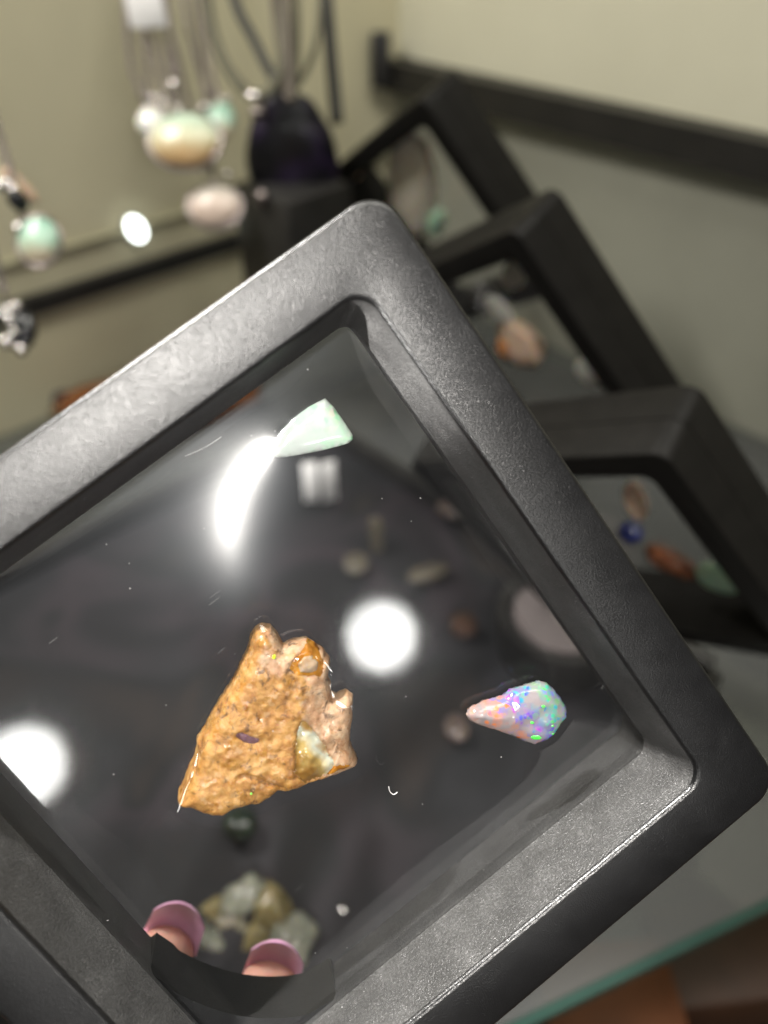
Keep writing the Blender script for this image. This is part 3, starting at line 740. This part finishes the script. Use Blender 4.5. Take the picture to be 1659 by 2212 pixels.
# cords
def cord(name, pts, r, mat, label, depth, grp='cords hanging beside the chains'):
    o = tube(name, [at(x, y, depth + (q[2] if len(q := (x, y, *z)) > 2 else 0)) for x, y, *z in pts], r, mat)
    tag(o, label, 'cord', grp); return o
cord('necklace_cord', [(440, -120), (447, 0), (466, 90), (500, 160), (546, 208), (585, 196), (606, 150), (612, 60), (606, -120)], .0025, M_cord, 'olive cord hanging in one wide loop', .37)
cord('necklace_cord', [(480, -120), (510, 10), (545, 80), (585, 160), (615, 205)], .0024, M_cord_bk, 'black cord slanting down inside the olive loop', .375)
cord('necklace_cord', [(584, -120), (592, 0), (606, 120), (622, 215)], .0019, M_cord_br, 'brown cord, left one of the straight bundle', .372)
cord('necklace_cord', [(606, -120), (618, 0), (624, 120), (628, 220)], .0021, M_cord_br, 'brown cord, middle one of the straight bundle', .368)
cord('necklace_cord', [(632, -120), (640, 0), (640, 110), (634, 215)], .0018, M_cord, 'olive cord, right one of the straight bundle', .372)
cord('necklace_cord', [(690, -120), (692, 0), (684, 90), (662, 150), (636, 190)], .0015, M_cord, 'olive cord curving in from the right of the bundle', .38)
cl = pebble('cord_clasp', at(548, 206, .366), (.0042, .0045, .003), M_silver, None, .02, 3); tag(cl, 'round silver clasp at the bottom of the olive loop', 'clasp')
cl2 = pebble('cord_clasp', at(556, 242, .366), (.0036, .0040, .003), M_silver_dark, None, .02, 3); tag(cl2, 'dull silver ball under the bright clasp', 'clasp')
post = tube('display_post', [at(700, -140, .40), at(706, 0, .40), at(716, 130, .40), at(728, 262, .40)], .0034, M_cord_bk); tag(post, 'straight black post beside the cords', 'post')
def bust_mat():
    t = NT('black_stone_purple'); co = t.coord()
    t.set(Base_Color=t.ramp(t.noise(60, 3, .6, co), [(.48, (.004, .004, .005)), (.62, (.014, .007, .026)), (.75, (.003, .010, .010))]), Roughness=.35); return t.m
bp_ = pebble('black_stone_pendant', at(632, 365, .40), (.023, .006, .034), bust_mat(), None, .14, 4, 1.3, 3)
tag(bp_, 'large black stone pendant with purple sheen under the cords', 'pendant')
bx = box('black_box', at(640, 520, .42), (.022, .022, .030), M_strip, Matrix.Rotation(AZ, 3, 'Z'), .002); tag(bx, 'black box half hidden behind the top corner of the held frame', 'box')
cb = pebble('small_charm', at(566, 428, .385), (.0034, .003, .0042), M_silver_dark, None, .02, 3); tag(cb, 'small dark charm in front of the black box', 'charm')
# glowing disc standing in for a lamp reflection on the left wall, no fixture
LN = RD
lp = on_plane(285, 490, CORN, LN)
glint = empty('wall_glint', lp); glint.rotation_euler = (0, 0, 0)
tag(glint, 'small bright white oval lamp reflection on the olive wall, made as a glowing disc', 'reflection')
def disc_mesh(name, r1, r2, th, n, N=40):
    n = n.normalized(); x = n.orthogonal().normalized(); x = (cvec((.9, -.42, 0)) - n * cvec((.9, -.42, 0)).dot(n)).normalized(); y = n.cross(x)
    vs = []; fs = []
    for z, s in ((0, 1), (th, 1), (th * 1.3, .8), (th * 1.3, .0)):
        for k in range(N):
            a = 2 * math.pi * k / N; vs.append(n * z + (x * r1 * math.cos(a) + y * r2 * math.sin(a)) * max(s, .02))
    for i in range(3):
        for k in range(N): fs.append((i * N + k, i * N + (k + 1) % N, (i + 1) * N + (k + 1) % N, (i + 1) * N + k))
    fs.append(tuple(range(N))[::-1]); fs.append(tuple(3 * N + k for k in range(N))); return mesh(name, vs, fs)
obj('housing', disc_mesh('housing', .0066, .0086, .003, LN), M_panel, glint, 40)  # backing disc of the reflection, not a real lamp housing
l_ = obj('lens', disc_mesh('lens', .0050, .0076, .0015, LN), M_glint, glint, 40); l_.location = LN * .0042  # glowing face that stands for the reflected lamp

# ------------------------------------------------------------------ things lying on the shelf, seen through the films
def shelf_pt(px, py, z=0.0): return on_plane(px, py, (0, 0, SHELF + z), UPZ)
tr = empty('jewellery_tray', shelf_pt(640, 1450))
tr.rotation_euler = (0, 0, math.pi / 2 - AZ)
tag(tr, 'wide black jewellery tray lying on the glass shelf behind the held frame', 'tray')
M_velvet = NT('dark_patterned_cloth'); _c = M_velvet.coord()
_n = M_velvet.noise(13, 2, .5, _c, .8); _n2 = M_velvet.noise(9, 2, .5, _c, .4)
_a = M_velvet.ramp(_n, [(.30, (.002, .002, .0025)), (.42, (.006, .005, .007)), (.50, (.020, .014, .018)), (.56, (.004, .004, .005)), (.64, (.022, .017, .015)), (.74, (.004, .004, .005))])
_b = M_velvet.ramp(_n, [(.34, (.003, .003, .004)), (.46, (.012, .012, .014)), (.58, (.003, .003, .004)), (.7, (.016, .011, .009))])
M_velvet.set(Base_Color=M_velvet.mix(M_velvet.ramp(_n2, [(.42, 0.), (.58, 1.)]), _a, _b), Roughness=.8); M_velvet = M_velvet.m
tb = box('tray_base', (0, 0, .004), (.115, .125, .004), M_velvet, None, .001, tr)
for sx, sy, hx, hy in ((1, 0, .003, .125), (-1, 0, .003, .125), (0, 1, .115, .003), (0, -1, .115, .003)):
    box('tray_rim', (sx * .118, sy * .128, .009), (hx, hy, .009), M_strip, None, .001, tr)
TZ = .012
def lay(name, px, py, axes, mat, label, cat, amp=.12, seed=0, rz=0, grp=None, z=TZ):
    p = shelf_pt(px, py, z); p.z = SHELF + z + axes[2] * .8
    o = pebble(name, p, axes, mat, Matrix.Rotation(rz, 3, 'Z'), amp, 3, 1.4, seed); tag(o, label, cat, grp); return o
rk = lay('rock_slab', 350, 905, (.062, .020, .016), amber('rust_rock', (.07, .025, .009), (.20, .075, .025)), 'long rusty brown rock lying behind the upper left bar', 'rock', .25, 3, .15, z=0)
lay('violet_stone', 122, 872, (.012, .010, .008), amber('violet_rock', (.03, .025, .05), (.10, .07, .09)), 'small dark violet stone at the left end of the rusty rock', 'stone', .2, 4, z=.002)
for i, (x, y, dx) in enumerate(((672, 1062, -.1), (712, 1060, .1))):
    p = shelf_pt(x, y, .02); o = box('price_tag', p + Vector((0, 0, .006)), (.0038, .0006, .0120), M_tag, Matrix.Rotation(.3 + dx, 3, 'Z'), .0003)
    tag(o, ('white slip standing in the tray, left one of the pair under the pale green opal', 'white slip standing in the tray, right one of the pair under the pale green opal')[i], 'tag', 'white slips in the tray')
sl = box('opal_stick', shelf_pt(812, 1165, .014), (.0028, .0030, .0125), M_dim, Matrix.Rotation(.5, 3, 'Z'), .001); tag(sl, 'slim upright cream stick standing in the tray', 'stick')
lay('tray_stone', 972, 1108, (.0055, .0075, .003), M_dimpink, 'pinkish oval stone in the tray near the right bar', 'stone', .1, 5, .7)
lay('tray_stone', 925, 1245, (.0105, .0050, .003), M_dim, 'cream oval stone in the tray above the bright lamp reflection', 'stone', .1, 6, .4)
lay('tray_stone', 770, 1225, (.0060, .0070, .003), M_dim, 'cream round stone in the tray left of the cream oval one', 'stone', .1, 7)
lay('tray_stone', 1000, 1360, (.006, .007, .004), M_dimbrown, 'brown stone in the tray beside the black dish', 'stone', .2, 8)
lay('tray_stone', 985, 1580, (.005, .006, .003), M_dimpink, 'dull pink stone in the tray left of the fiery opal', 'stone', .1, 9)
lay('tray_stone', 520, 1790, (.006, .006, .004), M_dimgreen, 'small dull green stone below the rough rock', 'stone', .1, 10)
_p = shelf_pt(-40, 2215); rb = box('glare_block', _p + Vector((-.006, -.004, .014)), (.018, .018, .014), M_strip, Matrix.Rotation(.3, 3, 'Z'), .002)  # made-up block hiding the lamp glare in the shelf glass
tag(rb, 'small black block added over the bright reflection in the glass shelf at the lower left corner', 'box')
# round dish with a pale disc
dp = shelf_pt(1212, 1338, .03)
dish = empty('round_dish', dp); tag(dish, 'round black dish with a pale pink pad beside the right bar', 'dish')
def lathe(name, prof, N, mat, parent):
    vs = [(r * math.cos(2 * math.pi * k / N), r * math.sin(2 * math.pi * k / N), z) for r, z in prof for k in range(N)]
    fs = [(i * N + k, i * N + (k + 1) % N, (i + 1) * N + (k + 1) % N, (i + 1) * N + k) for i in range(len(prof) - 1) for k in range(N)]
    fs.append(tuple(range(N))[::-1]); fs.append(tuple((len(prof) - 1) * N + k for k in range(N)))
    return obj(name, mesh(name, vs, fs), mat, parent, 40)
lathe('bowl', [(.020, -.020), (.024, -.018), (.0265, .002), (.026, .004), (.0225, .004), (.021, .001), (.001, .001)], 48, M_strip, dish)
lathe('pad', [(.0195, .0012), (.0195, .0028), (.001, .0032)], 40, simple('pale_pad', (.12, .10, .098), .8, .08, 100), dish)
# cream opals near the fingers
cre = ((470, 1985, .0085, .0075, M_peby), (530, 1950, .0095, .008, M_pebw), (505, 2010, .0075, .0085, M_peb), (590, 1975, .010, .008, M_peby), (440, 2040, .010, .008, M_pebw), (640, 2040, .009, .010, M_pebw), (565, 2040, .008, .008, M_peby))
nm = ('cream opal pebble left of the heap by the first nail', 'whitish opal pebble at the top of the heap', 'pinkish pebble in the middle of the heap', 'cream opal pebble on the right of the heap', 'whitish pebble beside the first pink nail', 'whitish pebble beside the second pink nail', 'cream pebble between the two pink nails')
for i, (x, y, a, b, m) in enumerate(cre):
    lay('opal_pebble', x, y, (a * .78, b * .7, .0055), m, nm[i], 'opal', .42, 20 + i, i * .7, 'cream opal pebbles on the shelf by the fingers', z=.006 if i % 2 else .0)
for x, y, r, lb in ((710, 1845, .0018, 'tiny silver bead glinting through the film below the rock'), (742, 1975, .0030, 'silver bead glinting near the lower right bar')):
    p = shelf_pt(x, y, .004); o = pebble('silver_bead', p, (r, r, r * 1.5), M_silver, None, .15, 2); tag(o, lb, 'bead')
# lower level: brown boxes under the shelf edge
M_wood = simple('orange_wood', (.26, .085, .028), .55, .3, 30)
def lower(px, py, half, mat, rz, label, name='wood_box', cat='box'):
    p = on_plane(px, py, (0, 0, half[2] * 2), UPZ); p.z = half[2]
    o = box(name, p, half, mat, Matrix.Rotation(rz, 3, 'Z'), .002); tag(o, label, cat); return o
lower(1330, 2190, (.030, .030, .02), M_wood, .05, 'orange brown wooden block under the glass edge')
lower(1640, 2040, (.045, .022, .02), simple('dark_wood', (.10, .045, .022), .55, .3, 30), .1, 'dark brown wooden block at the right under the glass edge')

for i, (px, py, a, m, lb) in enumerate(((1325, 1915, .016, M_jet, 'dark stone seen under the glass near the green edge'), (1200, 2030, .020, M_jet, 'dark stone under the glass below the lower right bar'), (1262, 1835, .013, M_dim, 'dull beige stone under the glass beside the lower right bar'), (1440, 1830, .030, M_pebw, 'pale grey stone under the glass at the right edge'))):
    p = on_plane(px, py, (0, 0, SHELF - .03), UPZ)
    o = pebble('lower_stone', Vector((p.x, p.y, a * .5)), (a, a * .8, a * .55), m, None, .15, 3, 1.4, 40 + i); tag(o, lb, 'stone')

def film_z(p):
    b = None; M_ = int(round(len(ME_film.vertices) ** .5)); hx = HX - .0016; hy = HY - .0016
    i = int(round((p.x + hx) / (2 * hx) * (M_ - 1))); j = int(round((p.y + hy) / (2 * hy) * (M_ - 1))); return ME_film.vertices[i * M_ + j].co.z
def lint(pts, r, label):
    P = []
    for q in pts:
        p = px2loc(q, .001); z = film_z(p); p = px2loc(q, z); P.append(FRAME_W @ Vector((p.x, p.y, z + .00018)))
    o = tube('lint_fibre', P, r, M_tag, None, 6); tag(o, label, 'lint', 'specks of lint on the film'); return o
lint([(839, 1698), (842, 1709), (850, 1715), (858, 1710)], .00006, 'short curled white fibre on the film below the right end of the rough rock')
lint([(400, 985), (440, 968), (478, 944)], .00003, 'long thin fibre on the film along the upper left bar')

# ------------------------------------------------------------------ the hand holding the frame
def build_hand():
    J = {'palm': (230, 2860, .165, .020), 'wrist': (60, 3500, .185, .021), 'arm': (-60, 4300, .22, .026),
         'i0': (120, 2640, .160, .0105), 'i1': (262, 2290, .158, .0072), 'i2': (345, 2090, .151, .0064), 'i3': (374, 2018, .1460, .0057),
         'm0': (310, 2680, .163, .0105), 'm1': (505, 2370, .160, .0074), 'm2': (568, 2180, .152, .0064), 'm3': (590, 2100, .1460, .0057),
         'r0': (470, 2780, .166, .0098), 'r1': (690, 2520, .163, .0070), 'r2': (760, 2370, .156, .0060), 'r3': (800, 2270, .150, .0047),
         'p0': (560, 2930, .170, .0088), 'p1': (790, 2720, .168, .0060), 'p2': (850, 2600, .162, .0052), 'p3': (890, 2510, .157, .0042),
         't0': (-60, 2900, .150, .0115), 't1': (-420, 2700, .120, .0088), 't2': (-520, 2560, .104, .0078), 't3': (-500, 2440, .098, .0060)}
    E = [('palm', 'wrist'), ('wrist', 'arm'), ('palm', 't0'), ('t0', 't1'), ('t1', 't2'), ('t2', 't3')]
    for f in 'imrp': E += [('palm', f + '0'), (f + '0', f + '1'), (f + '1', f + '2'), (f + '2', f + '3')]
    keys = list(J); org = at(230, 2860, .165)
    me = bpy.data.meshes.new('person'); me.from_pydata([tuple(at(*J[k][:3]) - org) for k in keys], [(keys.index(a), keys.index(b)) for a, b in E], [])
    o = bpy.data.objects.new('person', me); C.objects.link(o); o.location = org
    sk = o.modifiers.new('skin', 'SKIN'); sk.use_smooth_shade = True
    for i, k in enumerate(keys):
        me.skin_vertices[0].data[i].radius = (J[k][3],) * 2; me.skin_vertices[0].data[i].use_root = (k == 'palm')
    o.modifiers.new('sub', 'SUBSURF').levels = 2; o.modifiers['sub'].render_levels = 2
    dg = bpy.context.evaluated_depsgraph_get(); ev = o.evaluated_get(dg); m2 = bpy.data.meshes.new_from_object(ev)
    o.modifiers.clear(); o.data = m2; m2.name = 'person'; m2.materials.clear(); m2.materials.append(M_skin)
    m2.polygons.foreach_set('use_smooth', [True] * len(m2.polygons))
    tag(o, 'hand with long pink nails holding the frame from behind at the lower left', 'person')
    def nail(f, wid, length, back):
        a, b = at(*J[f + '2'][:3]), at(*J[f + '3'][:3]); d = (b - a).normalized()
        view = (CAMW - b).normalized(); view = (view - d * view.dot(d)).normalized(); sd = d.cross(view)
        nu, nv = 16, 14; vs = []; fs = []
        for th in (0, -.0005):
            for i in range(nu + 1):
                s = i / nu; 
                for j in range(nv + 1):
                    u = (j / nv) * 2 - 1
                    end = length * (1 - .55 * abs(u)**2.4)                          # rounded tip
                    y = -.006 + (end + .006) * s
                    z = -back - th + .0013 * u * u
                    vs.append(b - o.location + d * y + sd * (u * wid * (1 - .10 * s)) + view * z)
        n1 = (nu + 1) * (nv + 1)
        for i in range(nu):
            for j in range(nv):
                q = i * (nv + 1) + j; fs.append((q, q + 1, q + nv + 2, q + nv + 1)); fs.append((n1 + q, n1 + q + nv + 1, n1 + q + nv + 2, n1 + q + 1))
        rim = [i * (nv + 1) for i in range(nu + 1)] + [nu * (nv + 1) + j for j in range(1, nv + 1)] + [i * (nv + 1) + nv for i in range(nu - 1, -1, -1)] + [j for j in range(nv - 1, 0, -1)]
        for i in range(len(rim)):
            p, q = rim[i], rim[(i + 1) % len(rim)]; fs.append((p, n1 + p, n1 + q, q))
        nme = mesh('nail', vs, fs); bm = bmesh.new(); bm.from_mesh(nme); bmesh.ops.recalc_face_normals(bm, faces=bm.faces); bm.to_mesh(nme); bm.free()
        obj('nail', nme, M_nail, o, 60)
    nail('i', .0056, .0054, .0030); nail('m', .0056, .0052, .0030); nail('r', .0052, .0034, .0030); nail('p', .0044, .003, .0026); nail('t', .0062, .004, .0036)
    return o
build_hand()

# ------------------------------------------------------------------ ceiling lamps of the shop, seen as round reflections in the films
def mirror_dir(px, py):
    d = ray(px, py).normalized(); return (d - FN * 2 * d.dot(FN)).normalized()
def shop_lamp(px, py, dist, r, label):
    hit = on_plane(px, py, FC - FN * .0013, FN); p = hit + mirror_dir(px, py) * dist
    e = empty('shop_lamp', p); tag(e, label, 'lamp', 'round shop lamps behind the camera')
    e.rotation_euler = (hit - p).to_track_quat('Z', 'Y').to_euler()
    lathe('housing', [(r * .8, -.12), (r * 1.12, -.10), (r * 1.12, .004), (r * 1.02, .004), (r * 1.02, -.002), (.001, -.002)], 40, M_tag, e)
    lathe('diffuser', [(r, -.0015), (r, .002), (.001, .006)], 40, M_lamp, e); return e
shop_lamp(825, 1375, 2.4, .105, 'round white shop lamp whose reflection sits right of the rough rock')
shop_lamp(52, 1655, 2.4, .105, 'round white shop lamp whose reflection sits on the left bar')
